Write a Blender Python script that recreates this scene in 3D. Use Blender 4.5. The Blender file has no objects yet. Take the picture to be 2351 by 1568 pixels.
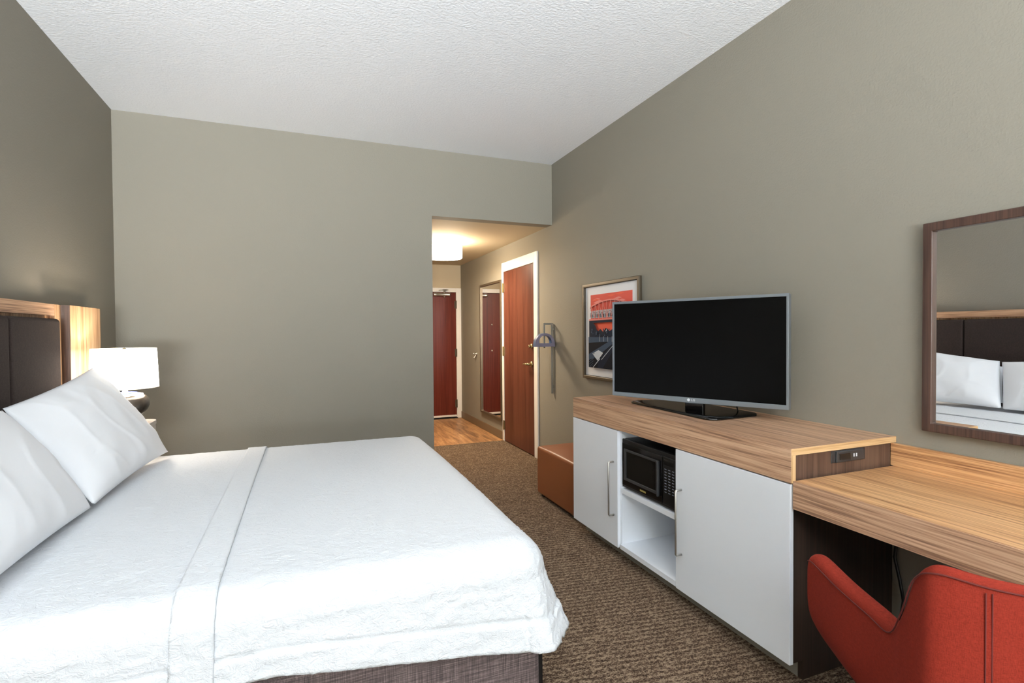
import bpy, bmesh, math, random
from mathutils import Vector, Matrix, noise
random.seed(7)
C = bpy.context.scene.collection
sc = bpy.context.scene
PI = math.pi

# ---------------------------------------------------------------- camera
YAW, PITCH, ROLL, FPX, EYE = 0.3795, 0.0178, -0.0074, 1185.6, 1.2803
cam_d = bpy.data.cameras.new('camera'); cam = bpy.data.objects.new('camera', cam_d); C.objects.link(cam)
cam_d.sensor_width = 36.0; cam_d.sensor_fit = 'HORIZONTAL'; cam_d.lens = FPX * 36.0 / 2351.0
cam_d.clip_start = 0.05
fw = Vector((math.sin(YAW)*math.cos(PITCH), math.cos(YAW)*math.cos(PITCH), -math.sin(PITCH)))
rt = Vector((math.cos(YAW), -math.sin(YAW), 0)); up = rt.cross(fw)
r2 = rt*math.cos(ROLL) + up*math.sin(ROLL); u2 = r2.cross(fw)
cam.matrix_world = Matrix(((r2.x, u2.x, -fw.x, 0), (r2.y, u2.y, -fw.y, 0), (r2.z, u2.z, -fw.z, EYE), (0, 0, 0, 1)))
sc.camera = cam

# ---------------------------------------------------------------- world, light, exposure
w = bpy.data.worlds.new('sky'); sc.world = w; w.use_nodes = True
bg = w.node_tree.nodes['Background']; bg.inputs[0].default_value = (0.75, 0.86, 1.0, 1); bg.inputs[1].default_value = 1.2
sc.view_settings.view_transform = 'Standard'; sc.view_settings.look = 'None'
sc.view_settings.exposure = 0.73; sc.view_settings.gamma = 1.0; sc.view_settings.use_curve_mapping = False
sc.cycles.max_bounces = 10; sc.cycles.diffuse_bounces = 6; sc.cycles.caustics_reflective = False; sc.cycles.caustics_refractive = False
sc.cycles.sample_clamp_indirect = 6.0

def area(name, loc, direction, sx, sy, power, col, spread=180):
    l = bpy.data.lights.new(name, 'AREA'); l.shape = 'RECTANGLE'; l.size = sx; l.size_y = sy
    l.energy = power; l.color = col; l.spread = math.radians(spread)
    o = bpy.data.objects.new(name, l); C.objects.link(o); o.location = loc
    o.rotation_euler = Vector(direction).to_track_quat('-Z', 'Y').to_euler(); return o
def point(name, loc, power, col, r=0.04):
    l = bpy.data.lights.new(name, 'POINT'); l.energy = power; l.color = col; l.shadow_soft_size = r
    o = bpy.data.objects.new(name, l); C.objects.link(o); o.location = loc; return o

XL, XR, YB, ZC, ZS, XH, YF, YR = -1.243, 2.173, 4.407, 2.857, 2.29, 1.022, 7.516, -4.3
area('window_daylight', (-0.45, YR+0.04, 1.2), (0.25, 0.8, 0.55), 1.6, 1.3, 50, (0.90, 0.97, 1.0), 100)
area('added_ceiling_fill', (-0.45, YR+0.05, 1.20), (-0.14, 0.50, 0.86), 1.7, 1.45, 1230, (0.90, 0.97, 1.0), 130)  # added upward fill to brighten the ceiling; the window has no blind
hb_ = area('hall_bulb', (1.43, 5.6, 2.10), (0, 0, -1), .36, .36, 27, (1.0, 0.82, 0.60)); hb_.data.shape = 'DISK'
point('bedside_bulb', (-0.945, 3.485, 1.07), 7, (1.0, 0.86, 0.70), 0.035)

# ---------------------------------------------------------------- materials
def new_mat(name):
    m = bpy.data.materials.new(name); m.use_nodes = True
    nt = m.node_tree; return m, nt, nt.nodes['Principled BSDF']
def N(nt, t, **kw):
    n = nt.nodes.new(t)
    for k, v in kw.items(): setattr(n, k, v)
    return n
def coords(nt, scale=(1, 1, 1), rot=(0, 0, 0)):
    tc = N(nt, 'ShaderNodeNewGeometry'); mp = N(nt, 'ShaderNodeMapping')
    mp.inputs['Scale'].default_value = scale; mp.inputs['Rotation'].default_value = rot
    nt.links.new(tc.outputs['Position'], mp.inputs['Vector']); return mp.outputs['Vector']
def bump(nt, bsdf, height, strength, dist):
    b = N(nt, 'ShaderNodeBump'); b.inputs['Strength'].default_value = strength; b.inputs['Distance'].default_value = dist
    nt.links.new(height, b.inputs['Height']); nt.links.new(b.outputs['Normal'], bsdf.inputs['Normal'])
def ntex(nt, vec, scale, detail=3, rough=.5, dist=0):
    n = N(nt, 'ShaderNodeTexNoise'); n.inputs['Scale'].default_value = scale; n.inputs['Detail'].default_value = detail
    n.inputs['Roughness'].default_value = rough; n.inputs['Distortion'].default_value = dist
    nt.links.new(vec, n.inputs['Vector']); return n.outputs['Fac']
def ramp(nt, fac, stops):
    r = N(nt, 'ShaderNodeValToRGB'); e = r.color_ramp.elements
    while len(e) > 1: e.remove(e[-1])
    e[0].position = stops[0][0]; e[0].color = (*stops[0][1], 1)
    for p, c in stops[1:]:
        x = e.new(p); x.color = (*c, 1)
    nt.links.new(fac, r.inputs['Fac']); return r.outputs['Color']
def math_(nt, op, a, b):
    n = N(nt, 'ShaderNodeMath', operation=op)
    for i, q in enumerate((a, b)):
        if isinstance(q, (int, float)): n.inputs[i].default_value = q
        else: nt.links.new(q, n.inputs[i])
    return n.outputs[0]
def plain(name, col, rough=.5, metal=0, spec=.5, coat=0):
    m, nt, b = new_mat(name)
    b.inputs['Base Color'].default_value = (*col, 1); b.inputs['Roughness'].default_value = rough
    b.inputs['Metallic'].default_value = metal; b.inputs['Specular IOR Level'].default_value = spec
    b.inputs['Coat Weight'].default_value = coat
    # faint grain so that no surface is perfectly even
    n = ntex(nt, coords(nt), 60, 2); bump(nt, b, n, .04, .002)
    return m
def srgb(r, g, b):
    f = lambda c: (c/255/12.92 if c/255 <= .04045 else ((c/255+.055)/1.055)**2.4)
    return (f(r), f(g), f(b))

def wall_mat(name, col, bs=.35, sc_=110):
    m, nt, b = new_mat(name); v = coords(nt)
    b.inputs['Base Color'].default_value = (*col, 1); b.inputs['Roughness'].default_value = .75
    b.inputs['Specular IOR Level'].default_value = .25
    bump(nt, b, ntex(nt, v, sc_, 3, .55), bs, .004); return m
def wood(name, axis, dark, mid, light, rough=.38, fine=120, seed=0.):
    m, nt, b = new_mat(name)
    s = [1, 1, 1]; s['xyz'.index(axis)] = .016
    v = coords(nt, tuple(s))
    add = N(nt, 'ShaderNodeVectorMath', operation='ADD'); add.inputs[1].default_value = (seed, seed*1.7, seed*.6)
    nt.links.new(v, add.inputs[0]); v = add.outputs[0]
    a = ntex(nt, v, fine, 2, .6); c = ntex(nt, v, fine*.22, 2, .5, .2); d = ntex(nt, v, fine*3.2, 1, .5)
    f = math_(nt, 'ADD', math_(nt, 'MULTIPLY', a, .42), math_(nt, 'ADD', math_(nt, 'MULTIPLY', c, .28), math_(nt, 'MULTIPLY', d, .30)))
    col = ramp(nt, f, [(.39, dark), (.475, mid), (.58, light)])
    nt.links.new(col, b.inputs['Base Color']); b.inputs['Roughness'].default_value = rough
    bump(nt, b, a, .06, .001); return m
def fabric(name, c1, c2, scale=700, rough=.9, cross=True, spec=.2, bs=.3):
    m, nt, b = new_mat(name)
    f1 = ntex(nt, coords(nt, (1, 1, .08)), scale, 2); f2 = ntex(nt, coords(nt, (.08, .08, 1)), scale, 2)
    f = math_(nt, 'MULTIPLY', math_(nt, 'ADD', f1, f2), .5)
    nt.links.new(ramp(nt, f, [(.40, c1), (.60, c2)]), b.inputs['Base Color'])
    b.inputs['Roughness'].default_value = rough; b.inputs['Specular IOR Level'].default_value = spec
    bump(nt, b, f, bs, .001); return m

M = {}
M['wall'] = wall_mat('wall_paint', srgb(136, 131, 120))
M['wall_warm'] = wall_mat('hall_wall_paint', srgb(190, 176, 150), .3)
M['ceiling'] = wall_mat('ceiling_texture', srgb(240, 243, 248), .8, 75)
M['white_trim'] = plain('white_trim', srgb(226, 222, 216), .4)
M['white_lam'] = plain('white_laminate', srgb(238, 242, 248), .35)
M['grey_base'] = plain('grey_laminate', srgb(140, 136, 126), .5)
M['wood_y'] = wood('zebra_wood_along_y', 'y', srgb(128, 94, 72), srgb(176, 136, 106), srgb(206, 168, 136), seed=.3)
M['wood_desk'] = wood('desk_wood', 'y', srgb(138, 93, 60), srgb(184, 136, 92), srgb(216, 170, 122), seed=3.3)
M['wood_z'] = wood('zebra_wood_along_z', 'z', srgb(150, 110, 76), srgb(190, 150, 112), srgb(214, 180, 142))
M['edge'] = wood('light_edge_band', 'y', srgb(180, 140, 98), srgb(206, 168, 120), srgb(222, 190, 145), fine=220)
M['edge_z'] = wood('light_edge_band_z', 'z', srgb(180, 140, 98), srgb(206, 168, 120), srgb(222, 190, 145), fine=220)
M['edge_x'] = wood('light_edge_band_x', 'x', srgb(180, 140, 98), srgb(206, 168, 120), srgb(222, 190, 145), fine=220)
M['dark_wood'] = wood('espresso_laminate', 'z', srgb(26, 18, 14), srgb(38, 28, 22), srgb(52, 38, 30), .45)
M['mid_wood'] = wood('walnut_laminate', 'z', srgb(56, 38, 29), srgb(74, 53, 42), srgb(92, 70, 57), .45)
M['cherry'] = wood('cherry_door', 'z', srgb(74, 38, 28), srgb(88, 48, 36), srgb(100, 58, 44), .35, 60)
M['cherry_dark'] = wood('cherry_entry_door', 'z', srgb(76, 26, 16), srgb(90, 33, 21), srgb(100, 42, 28), .38, 60)
for k_ in ('cherry', 'cherry_dark'): M[k_].node_tree.nodes['Principled BSDF'].inputs['Specular IOR Level'].default_value = .22
M['frame_brown'] = wood('dark_brown_frame', 'z', srgb(52, 34, 28), srgb(66, 46, 38), srgb(80, 58, 48), .4)
M['bronze'] = plain('bronze_frame', srgb(98, 84, 66), .35, .6)
M['pewter'] = plain('pewter_frame', srgb(84, 74, 60), .4, .3)
M['mirror'] = plain('mirror_glass', (.93, .93, .93), .0, 1.0)
for n in list(M['mirror'].node_tree.nodes):
    if n.type == 'BUMP': M['mirror'].node_tree.nodes.remove(n)
M['chrome'] = plain('brushed_steel', srgb(200, 198, 194), .38, 1)
M['brass'] = plain('antique_brass', srgb(172, 156, 118), .35, 1)
M['black'] = plain('black_plastic', srgb(12, 12, 13), .35)
M['black_gloss'] = plain('black_gloss', srgb(8, 8, 9), .08)
M['screen'] = plain('dark_screen', (.0012, .0012, .0012), .32, 0, .12)
M['tv_silver'] = plain('tv_silver', srgb(128, 134, 140), .35, .5)
M['dark_grey'] = plain('dark_grey_plastic', srgb(46, 46, 47), .4)
M['glass_dark'] = plain('smoked_glass', srgb(22, 22, 20), .07)
M['print_white'] = plain('print_white', srgb(220, 224, 230), .5)
M['mark'] = plain('pale_marking', srgb(120, 124, 136), .5)
M['gold'] = plain('gold_marking', srgb(150, 132, 70), .5)
M['mat_board'] = plain('mat_board', srgb(214, 218, 226), .6)
M['leather'] = plain('brown_leather', srgb(134, 76, 42), .42)
M['orange'] = fabric('orange_red_upholstery', srgb(106, 28, 15), srgb(128, 39, 25), 1500)
M['orange_seam'] = plain('seam_thread', srgb(84, 22, 15), .9)
M['pad'] = fabric('dark_brown_fabric', srgb(44, 36, 34), srgb(60, 50, 46), 900, bs=.2)
M['wrap'] = None
M['nightstand'] = plain('nightstand_white', srgb(214, 208, 204), .3)
M['sconce_blue'] = plain('blue_grey_metal', srgb(112, 106, 122), .45)
M['sconce_edge'] = plain('blue_metal', srgb(52, 84, 124), .45)
M['sconce_grey'] = plain('grey_rail', srgb(132, 128, 118), .45, .2)
M['vase'] = plain('charcoal_glaze', srgb(54, 50, 46), .12, 0, .6)
M['vase_white'] = plain('white_glaze', srgb(196, 198, 214), .2)
M['vase_blue'] = plain('blue_glaze', srgb(18, 56, 140), .2)
M['rubber'] = plain('brown_cove_base', srgb(112, 94, 72), .5)
# bed wrap: coarse cross-hatched brown
m, nt, b = new_mat('brown_crosshatch_cloth')
f1 = ntex(nt, coords(nt, (1, 1, .03)), 330, 3, .6); f2 = ntex(nt, coords(nt, (.03, .03, 1)), 330, 3, .6)
f = math_(nt, 'MULTIPLY', math_(nt, 'ADD', f1, f2), .5)
nt.links.new(ramp(nt, f, [(.38, srgb(52, 42, 42)), (.5, srgb(84, 71, 69)), (.64, srgb(132, 116, 112))]), b.inputs['Base Color'])
b.inputs['Roughness'].default_value = .9; bump(nt, b, f, .3, .001); M['wrap'] = m
# white linen
def linen(name, col, bs, fs, stretch):
    m, nt, b = new_mat(name); b.inputs['Base Color'].default_value = (*col, 1); b.inputs['Roughness'].default_value = .85
    b.inputs['Specular IOR Level'].default_value = .15
    v = coords(nt, stretch)
    a = ntex(nt, v, fs, 3, .6, .8)
    if fs > 20:
        r_ = math_(nt, 'SUBTRACT', 1.0, math_(nt, 'MULTIPLY', math_(nt, 'ABSOLUTE', math_(nt, 'SUBTRACT', a, .5), 0), 7.0))
        r_.node.use_clamp = True; a = math_(nt, 'ADD', r_, math_(nt, 'MULTIPLY', a, .6))
    bump(nt, b, a, bs, .004); return m
M['spread'] = linen('white_crinkle_coverlet', srgb(221, 224, 228), .38, 58, (.65, 1, 1))
M['pillow'] = linen('white_pillowcase', srgb(240, 242, 246), .12, 12, (1, .6, 1))
# carpet
m, nt, b = new_mat('brown_loop_carpet')
v = coords(nt, (1, 1.7, 1), (0, 0, .12)); vo = N(nt, 'ShaderNodeTexVoronoi'); vo.inputs['Scale'].default_value = 75
nt.links.new(v, vo.inputs['Vector'])
n1 = ntex(nt, coords(nt), 210, 3, .7); n2 = ntex(nt, coords(nt), 9, 3, .6)
wv = N(nt, 'ShaderNodeTexWave', wave_type='BANDS', bands_direction='Y'); wv.inputs['Scale'].default_value = 11; wv.inputs['Distortion'].default_value = 1.2
wv.inputs['Detail Scale'].default_value = 8
nt.links.new(coords(nt, (1, 1, 1), (0, 0, .15)), wv.inputs['Vector'])
f = math_(nt, 'ADD', math_(nt, 'MULTIPLY', n1, .62), math_(nt, 'ADD', math_(nt, 'MULTIPLY', n2, .08), math_(nt, 'ADD', math_(nt, 'MULTIPLY', wv.outputs['Fac'], .07), math_(nt, 'MULTIPLY', vo.outputs['Distance'], .22))))
nt.links.new(ramp(nt, f, [(.34, srgb(40, 30, 24)), (.47, srgb(82, 64, 50)), (.60, srgb(146, 127, 106))]), b.inputs['Base Color'])
b.inputs['Roughness'].default_value = .95; b.inputs['Specular IOR Level'].default_value = .1
bump(nt, b, math_(nt, 'ADD', vo.outputs['Distance'], n1), .7, .006); M['carpet'] = m
# plank tile
m, nt, b = new_mat('wood_plank_tile')
v = coords(nt, (1, 1, 1), (0, 0, PI/2)); br = N(nt, 'ShaderNodeTexBrick')
br.inputs['Scale'].default_value = 1; br.inputs['Brick Width'].default_value = .9; br.inputs['Row Height'].default_value = .15; br.inputs['Mortar Size'].default_value = .002
br.inputs['Color1'].default_value = (.2, .2, .2, 1); br.inputs['Color2'].default_value = (.85, .85, .85, 1); br.inputs['Mortar'].default_value = (0, 0, 0, 1)
nt.links.new(v, br.inputs['Vector'])
g = ntex(nt, coords(nt, (1, .12, 1)), 22, 4, .65, .6)
f = math_(nt, 'ADD', math_(nt, 'MULTIPLY', g, .75), math_(nt, 'MULTIPLY', br.outputs['Color'], .25))
nt.links.new(ramp(nt, f, [(.12, srgb(70, 52, 38)), (.40, srgb(120, 86, 58)), (.54, srgb(168, 124, 84)), (.70, srgb(198, 158, 112))]), b.inputs['Base Color'])
b.inputs['Roughness'].default_value = .4; M['plank'] = m
def emis(name, col, s, mix=None):
    m, nt, b = new_mat(name); b.inputs['Base Color'].default_value = (*col, 1)
    b.inputs['Emission Color'].default_value = (*col, 1); b.inputs['Emission Strength'].default_value = s; return m
M['shade'] = emis('glowing_lamp_shade', (1.0, .93, .82), 4.5)
M['trim_glow'] = emis('lit_shade_binding', (.96, .90, .78), .55)
M['drum'] = emis('glowing_drum_shade', (1.0, .86, .66), 21)
m, nt, b = new_mat('window_glass'); b.inputs['Transmission Weight'].default_value = 1; b.inputs['Roughness'].default_value = 0; b.inputs['IOR'].default_value = 1.02
M['glass'] = m

# ---------------------------------------------------------------- builders
def empty(name, loc, label, cat, group=None, rz=0):
    o = bpy.data.objects.new(name, None); C.objects.link(o); o.location = loc; o.rotation_euler = (0, 0, rz)
    o.empty_display_size = .1; o['label'] = label; o['category'] = cat
    if group: o['group'] = group
    return o
def root_loc(p):
    l = Vector((0, 0, 0))
    while p is not None: l += p.location; p = p.parent
    return l
def link(name, bm, mats, parent=None, smooth=False, local=False, bevel=0, seg=2):
    if not isinstance(mats, (list, tuple)): mats = [mats]
    me = bpy.data.meshes.new(name)
    bmesh.ops.recalc_face_normals(bm, faces=bm.faces)
    if parent is not None and not local:
        bmesh.ops.translate(bm, verts=bm.verts, vec=-root_loc(parent))
    bm.to_mesh(me); bm.free()
    for mm in mats: me.materials.append(M[mm] if isinstance(mm, str) else mm)
    o = bpy.data.objects.new(name, me); C.objects.link(o); o.parent = parent
    if smooth:
        for p in me.polygons: p.use_smooth = True
    if bevel:
        md = o.modifiers.new('bevel', 'BEVEL'); md.width = bevel; md.segments = seg; md.limit_method = 'ANGLE'
        for p in me.polygons: p.use_smooth = True
        wn = o.modifiers.new('wn', 'WEIGHTED_NORMAL'); wn.keep_sharp = True
    return o
def add_box(bm, x, y, z, mi=0):
    vs = [bm.verts.new((x[i], y[j], z[k])) for i in (0, 1) for j in (0, 1) for k in (0, 1)]
    for f in ((0, 1, 3, 2), (4, 6, 7, 5), (0, 4, 5, 1), (2, 3, 7, 6), (0, 2, 6, 4), (1, 5, 7, 3)):
        fc = bm.faces.new([vs[i] for i in f]); fc.material_index = mi
def boxes(name, lst, mat, parent=None, bevel=0, local=False, seg=2):
    bm = bmesh.new()
    for b_ in lst: add_box(bm, *b_)
    return link(name, bm, mat, parent, bevel=bevel, local=local, seg=seg)
def box(name, x, y, z, mat, parent=None, bevel=0, local=False, seg=2):
    return boxes(name, [(x, y, z)], mat, parent, bevel, local, seg)
def add_lathe(bm, prof, cx, cy, n=48, closed=False, mi=None):
    rings = []
    for r, z in prof:
        if r < 1e-5: rings.append([bm.verts.new((cx, cy, z))])
        else: rings.append([bm.verts.new((cx+r*math.cos(2*PI*i/n), cy+r*math.sin(2*PI*i/n), z)) for i in range(n)])
    rr = list(zip(rings, rings[1:])) + ([(rings[-1], rings[0])] if closed else [])
    for q, (a, b_) in enumerate(rr):
        for i in range(n):
            j = (i+1) % n
            if len(a) == 1 and len(b_) == 1: continue
            if len(a) == 1: f = bm.faces.new((a[0], b_[i], b_[j]))
            elif len(b_) == 1: f = bm.faces.new((a[i], a[j], b_[0]))
            else: f = bm.faces.new((a[i], a[j], b_[j], b_[i]))
            if mi: f.material_index = mi[q]
def lathe(name, prof, cx, cy, mat, parent=None, n=48, closed=False, mi=None, local=False, smooth=True):
    bm = bmesh.new(); add_lathe(bm, prof, cx, cy, n, closed, mi)
    return link(name, bm, mat, parent, smooth=smooth, local=local)
def add_tube(bm, pts, r, n=10, closed=False):
    pts = [Vector(p) for p in pts]; rings = []; prev = None
    for i, p in enumerate(pts):
        if closed: t = pts[(i+1) % len(pts)] - pts[i-1]
        else: t = (pts[min(i+1, len(pts)-1)] - pts[max(i-1, 0)])
        t.normalize()
        a = prev if prev is not None else (Vector((0, 0, 1)) if abs(t.z) < .9 else Vector((1, 0, 0)))
        a = (a - t*a.dot(t)).normalized(); prev = a; b_ = t.cross(a)
        rr = r[i] if isinstance(r, (list, tuple)) else r
        rings.append([bm.verts.new(p + (a*math.cos(2*PI*k/n) + b_*math.sin(2*PI*k/n))*rr) for k in range(n)])
    prs = list(zip(rings, rings[1:])) + ([(rings[-1], rings[0])] if closed else [])
    for a, b_ in prs:
        for k in range(n): bm.faces.new((a[k], a[(k+1) % n], b_[(k+1) % n], b_[k]))
    if not closed:
        bm.faces.new(rings[0]); bm.faces.new(rings[-1])
def tube(name, pts, r, mat, parent=None, n=10, closed=False, local=False):
    bm = bmesh.new(); add_tube(bm, pts, r, n, closed)
    return link(name, bm, mat, parent, smooth=True, local=local)
def add_prism(bm, poly, axis, a, b_, mi=0):
    # poly: 2-D points in the two other axes (in xyz order)
    def P(p, t):
        return {'x': (t, p[0], p[1]), 'y': (p[0], t, p[1]), 'z': (p[0], p[1], t)}[axis]
    A = [bm.verts.new(P(p, a)) for p in poly]; B = [bm.verts.new(P(p, b_)) for p in poly]
    fs = [bm.faces.new(A), bm.faces.new(B)]
    for i in range(len(poly)): fs.append(bm.faces.new((A[i], A[(i+1) % len(poly)], B[(i+1) % len(poly)], B[i])))
    for f_ in fs: f_.material_index = mi
def prism(name, poly, axis, a, b_, mat, parent=None, bevel=0, local=False):
    bm = bmesh.new(); add_prism(bm, poly, axis, a, b_)
    return link(name, bm, mat, parent, bevel=bevel, local=local)
def ring_frame(bm, axis, a, b_, o, i):
    # picture frame: outer (u0,u1,v0,v1), inner the same; a..b thickness along axis
    def P(t, u, v): return {'x': (t, u, v), 'y': (u, t, v), 'z': (u, v, t)}[axis]
    def q(t, s): return [bm.verts.new(P(t, u, v)) for u, v in ((s[0], s[2]), (s[1], s[2]), (s[1], s[3]), (s[0], s[3]))]
    oa, ia, ob_, ib = q(a, o), q(a, i), q(b_, o), q(b_, i)
    for k in range(4):
        j = (k+1) % 4
        bm.faces.new((oa[k], oa[j], ia[j], ia[k])); bm.faces.new((ob_[k], ob_[j], ib[j], ib[k]))
        bm.faces.new((oa[k], oa[j], ob_[j], ob_[k])); bm.faces.new((ia[k], ia[j], ib[j], ib[k]))
def frame(name, axis, a, b_, o, i, mat, parent=None, bevel=0):
    bm = bmesh.new(); ring_frame(bm, axis, a, b_, o, i); return link(name, bm, mat, parent, bevel=bevel)
def struct(o): o['kind'] = 'structure'; return o

# ---------------------------------------------------------------- room shell
T = .12
struct(box('floor', (XL-T, XR+T), (YR-T, 5.70), (-.1, 0), 'carpet'))
struct(box('floor', (XH-T, XR+T), (5.70, YF+.3), (-.1, -.001), 'plank'))
struct(box('trim_1', (XH, XR), (5.695, 5.705), (-.01, .0025), 'rubber'))
struct(box('ceiling', (XL-T, XR+T), (YR-T, YB+T), (ZC, ZC+.1), 'ceiling'))
struct(box('ceiling', (XH-T, XR+T), (YB+T, YF+T), (ZS, ZS+.1), 'wall_warm'))
struct(box('wall_left', (XL-T, XL), (YR-T, YB+T), (0, ZC), 'wall'))
struct(boxes('wall_back', [((XL, XH), (YB, YB+T), (0, ZC)), ((XH, XR), (YB, YB+T), (ZS, ZC))], 'wall'))
DY0, DY1, DZ = 4.795, 5.685, 2.0
struct(boxes('wall_right', [((XR, XR+T), (YR-T, DY0), (0, ZC)), ((XR, XR+T), (DY0, DY1), (DZ, ZC)), ((XR, XR+T), (DY1, YF+T), (0, ZC)),
                            ((XR+T, XR+T+.02), (DY0-.1, DY1+.1), (0, DZ+.1))], 'wall'))
struct(box('wall_hall_left', (XH-T, XH), (YB+T, YF), (0, ZS), 'wall_warm'))
EX0, EX1, EZ = 1.19, 2.105, 1.895
struct(boxes('wall_hall_end', [((XH-T, EX0), (YF, YF+T), (0, ZS)), ((EX1, XR), (YF, YF+T), (0, ZS)), ((EX0, EX1), (YF, YF+T), (EZ, ZS)),
                               ((EX0-.1, EX1+.06), (YF+T, YF+T+.02), (0, EZ+.1))], 'wall_warm'))
WX0, WX1, WZ0, WZ1 = -1.1, .95, .5, 2.05
struct(boxes('wall_rear', [((XL, WX0), (YR-T, YR), (0, ZC)), ((WX1, XR), (YR-T, YR), (0, ZC)), ((WX0, WX1), (YR-T, YR), (0, WZ0)),
                           ((WX0, WX1), (YR-T, YR), (WZ1, ZC))], 'wall'))
wf = struct(frame('window_1', 'y', YR-.09, YR-.04, (WX0, WX1, WZ0, WZ1), (WX0+.05, WX1-.05, WZ0+.05, WZ1-.05), 'white_trim'))
box('window_mullion', (-.095, -.055), (YR-.085, YR-.045), (WZ0+.05, WZ1-.05), 'white_trim', wf)
box('glass_pane', (WX0+.05, WX1-.05), (YR-.07, YR-.066), (WZ0+.05, WZ1-.05), 'glass', wf)
# baseboards
struct(box('baseboard_hall_right', (XR-.012, XR), (5.727, YF), (0, .10), 'rubber', bevel=.004))
struct(box('baseboard_hall_left', (XH, XH+.012), (YB+.0, YF), (0, .10), 'rubber', bevel=.004))
struct(box('baseboard_back', (XL, XH+.0), (YB-.012, YB), (0, .10), 'rubber', bevel=.004))
struct(box('baseboard_right', (XR-.012, XR), (2.96, 4.715), (0, .10), 'rubber', bevel=.004))
struct(box('baseboard_left', (XL, XL+.012), (3.99, YB-.012), (0, .10), 'rubber', bevel=.004))

# bathroom door in the right wall (door_1)
d1 = struct(empty('door_1', (XR, (DY0+DY1)/2, 0), 'cherry wood flush door in white casing beside the hallway mirror', 'door'))
del d1['label'], d1['category']
bm = bmesh.new()
cw = .075
for a, b_ in (((DY0-cw, DY0+.012), (0, DZ+cw+.02)), ((DY1-.012, DY1+.042), (0, DZ+cw+.02))):
    add_box(bm, (XR-.018, XR), a, b_)
add_box(bm, (XR-.018, XR), (DY0+.012, DY1-.012), (DZ-.012, DZ+cw+.02))
link('casing', bm, 'white_trim', d1, bevel=.004)
boxes('jamb', [((XR, XR+T), (DY0, DY0+.012), (0, DZ)), ((XR, XR+T), (DY1-.012, DY1), (0, DZ)), ((XR, XR+T), (DY0+.012, DY1-.012), (DZ-.012, DZ))], 'white_trim', d1)
leaf = box('door_leaf', (XR-.012, XR+.032), (DY0+.015, DY1-.015), (.008, DZ-.015), 'cherry', d1, bevel=.002)
for z in (.19, 1.06, 1.80):
    bm = bmesh.new(); add_tube(bm, [(XR-.024, DY1-.012, z-.055), (XR-.024, DY1-.012, z+.055)], .008, 10)
    add_box(bm, (XR-.020, XR-.010), (DY1-.034, DY1+.008), (z-.05, z+.05)); link('hinge', bm, 'brass', d1)
def lever(parent, x, y, z, sgn):
    bm = bmesh.new()
    def disc(x0, x1, r):
        n = 24
        A = [bm.verts.new((x0, y+r*math.cos(2*PI*i/n), z+r*math.sin(2*PI*i/n))) for i in range(n)]
        B = [bm.verts.new((x1, y+r*.85*math.cos(2*PI*i/n), z+r*.85*math.sin(2*PI*i/n))) for i in range(n)]
        bm.faces.new(A); bm.faces.new(B)
        for i in range(n): bm.faces.new((A[i], A[(i+1) % n], B[(i+1) % n], B[i]))
    disc(x, x-.014, .032)
    add_tube(bm, [(x-.01, y, z), (x-.055, y, z)], .012, 12)
    add_tube(bm, [(x-.052, y, z), (x-.058, y+sgn*.02, z), (x-.056, y+sgn*.07, z-.001), (x-.050, y+sgn*.115, z-.003)], [.012, .011, .009, .007], 12)
    return link('lever_handle', bm, 'brass', parent, smooth=True)
lever(d1, XR-.012, 4.868, .950, 1)
bm = bmesh.new(); add_lathe(bm, [(0, 0), (.026, 0), (.026, .008), (.018, .012), (.009, .012), (.009, .022), (.0, .024)], 0, 0, 24)
bmesh.ops.rotate(bm, verts=bm.verts, cent=(0, 0, 0), matrix=Matrix.Rotation(-PI/2, 3, 'Y')); add_box(bm, (-.035, -.018), (-.004, .004), (-.016, .016))
bmesh.ops.translate(bm, verts=bm.verts, vec=(XR-.012, 4.868, 1.135)); link('deadbolt', bm, 'brass', d1, smooth=True)

# entry door at the end of the hall (door_2)
d2 = struct(empty('door_2', ((EX0+EX1)/2, YF, 0), 'x', 'door')); del d2['label'], d2['category']
boxes('casing', [((EX1-.01, XR-.001), (YF-.018, YF), (0, EZ+.052)), ((EX0-.06, EX0+.01), (YF-.018, YF), (0, EZ+.052)), ((EX0+.01, EX1-.01), (YF-.018, YF), (EZ-.01, EZ+.052))], 'white_trim', d2, bevel=.004)
box('door_leaf', (EX0+.013, EX1-.013), (YF-.006, YF+.038), (.022, EZ-.013), 'cherry_dark', d2, bevel=.002)
box('door_sweep', (EX0+.013, EX1-.013), (YF-.012, YF-.006), (.022, .05), 'white_trim', d2)
box('threshold', (EX0, EX1), (YF-.03, YF+.1), (-.001, .010), 'black', d2)
for z in (.22, .98, 1.70):
    bm = bmesh.new(); add_tube(bm, [(EX1-.012, YF-.024, z-.06), (EX1-.012, YF-.024, z+.06)], .009, 10)
    add_box(bm, (EX1-.035, EX1-.004), (YF-.019, YF-.006), (z-.055, z+.055)); link('hinge', bm, 'pewter', d2)
cl = empty('door_closer', (1.87, YF-.03, 1.86), 'a', 'b'); cl.parent = d2; cl.location = Vector((1.87, YF-.03, 1.86)) - d2.location
del cl['label'], cl['category']
bpy.data.objects.remove(cl)
bm = bmesh.new()
prof = [(0, 0), (.022, 0), (.026, .008), (.026, .05), (.023, .055), (.023, .23), (.026, .235), (.026, .25), (0, .252)]
add_lathe(bm, prof, 0, 0, 24); bmesh.ops.rotate(bm, verts=bm.verts, cent=(0, 0, 0), matrix=Matrix.Rotation(PI/2, 3, 'Y'))
bmesh.ops.translate(bm, verts=bm.verts, vec=(1.745, YF-.045, 1.845)); clo = link('door_closer', bm, 'chrome', d2, smooth=True)
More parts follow.
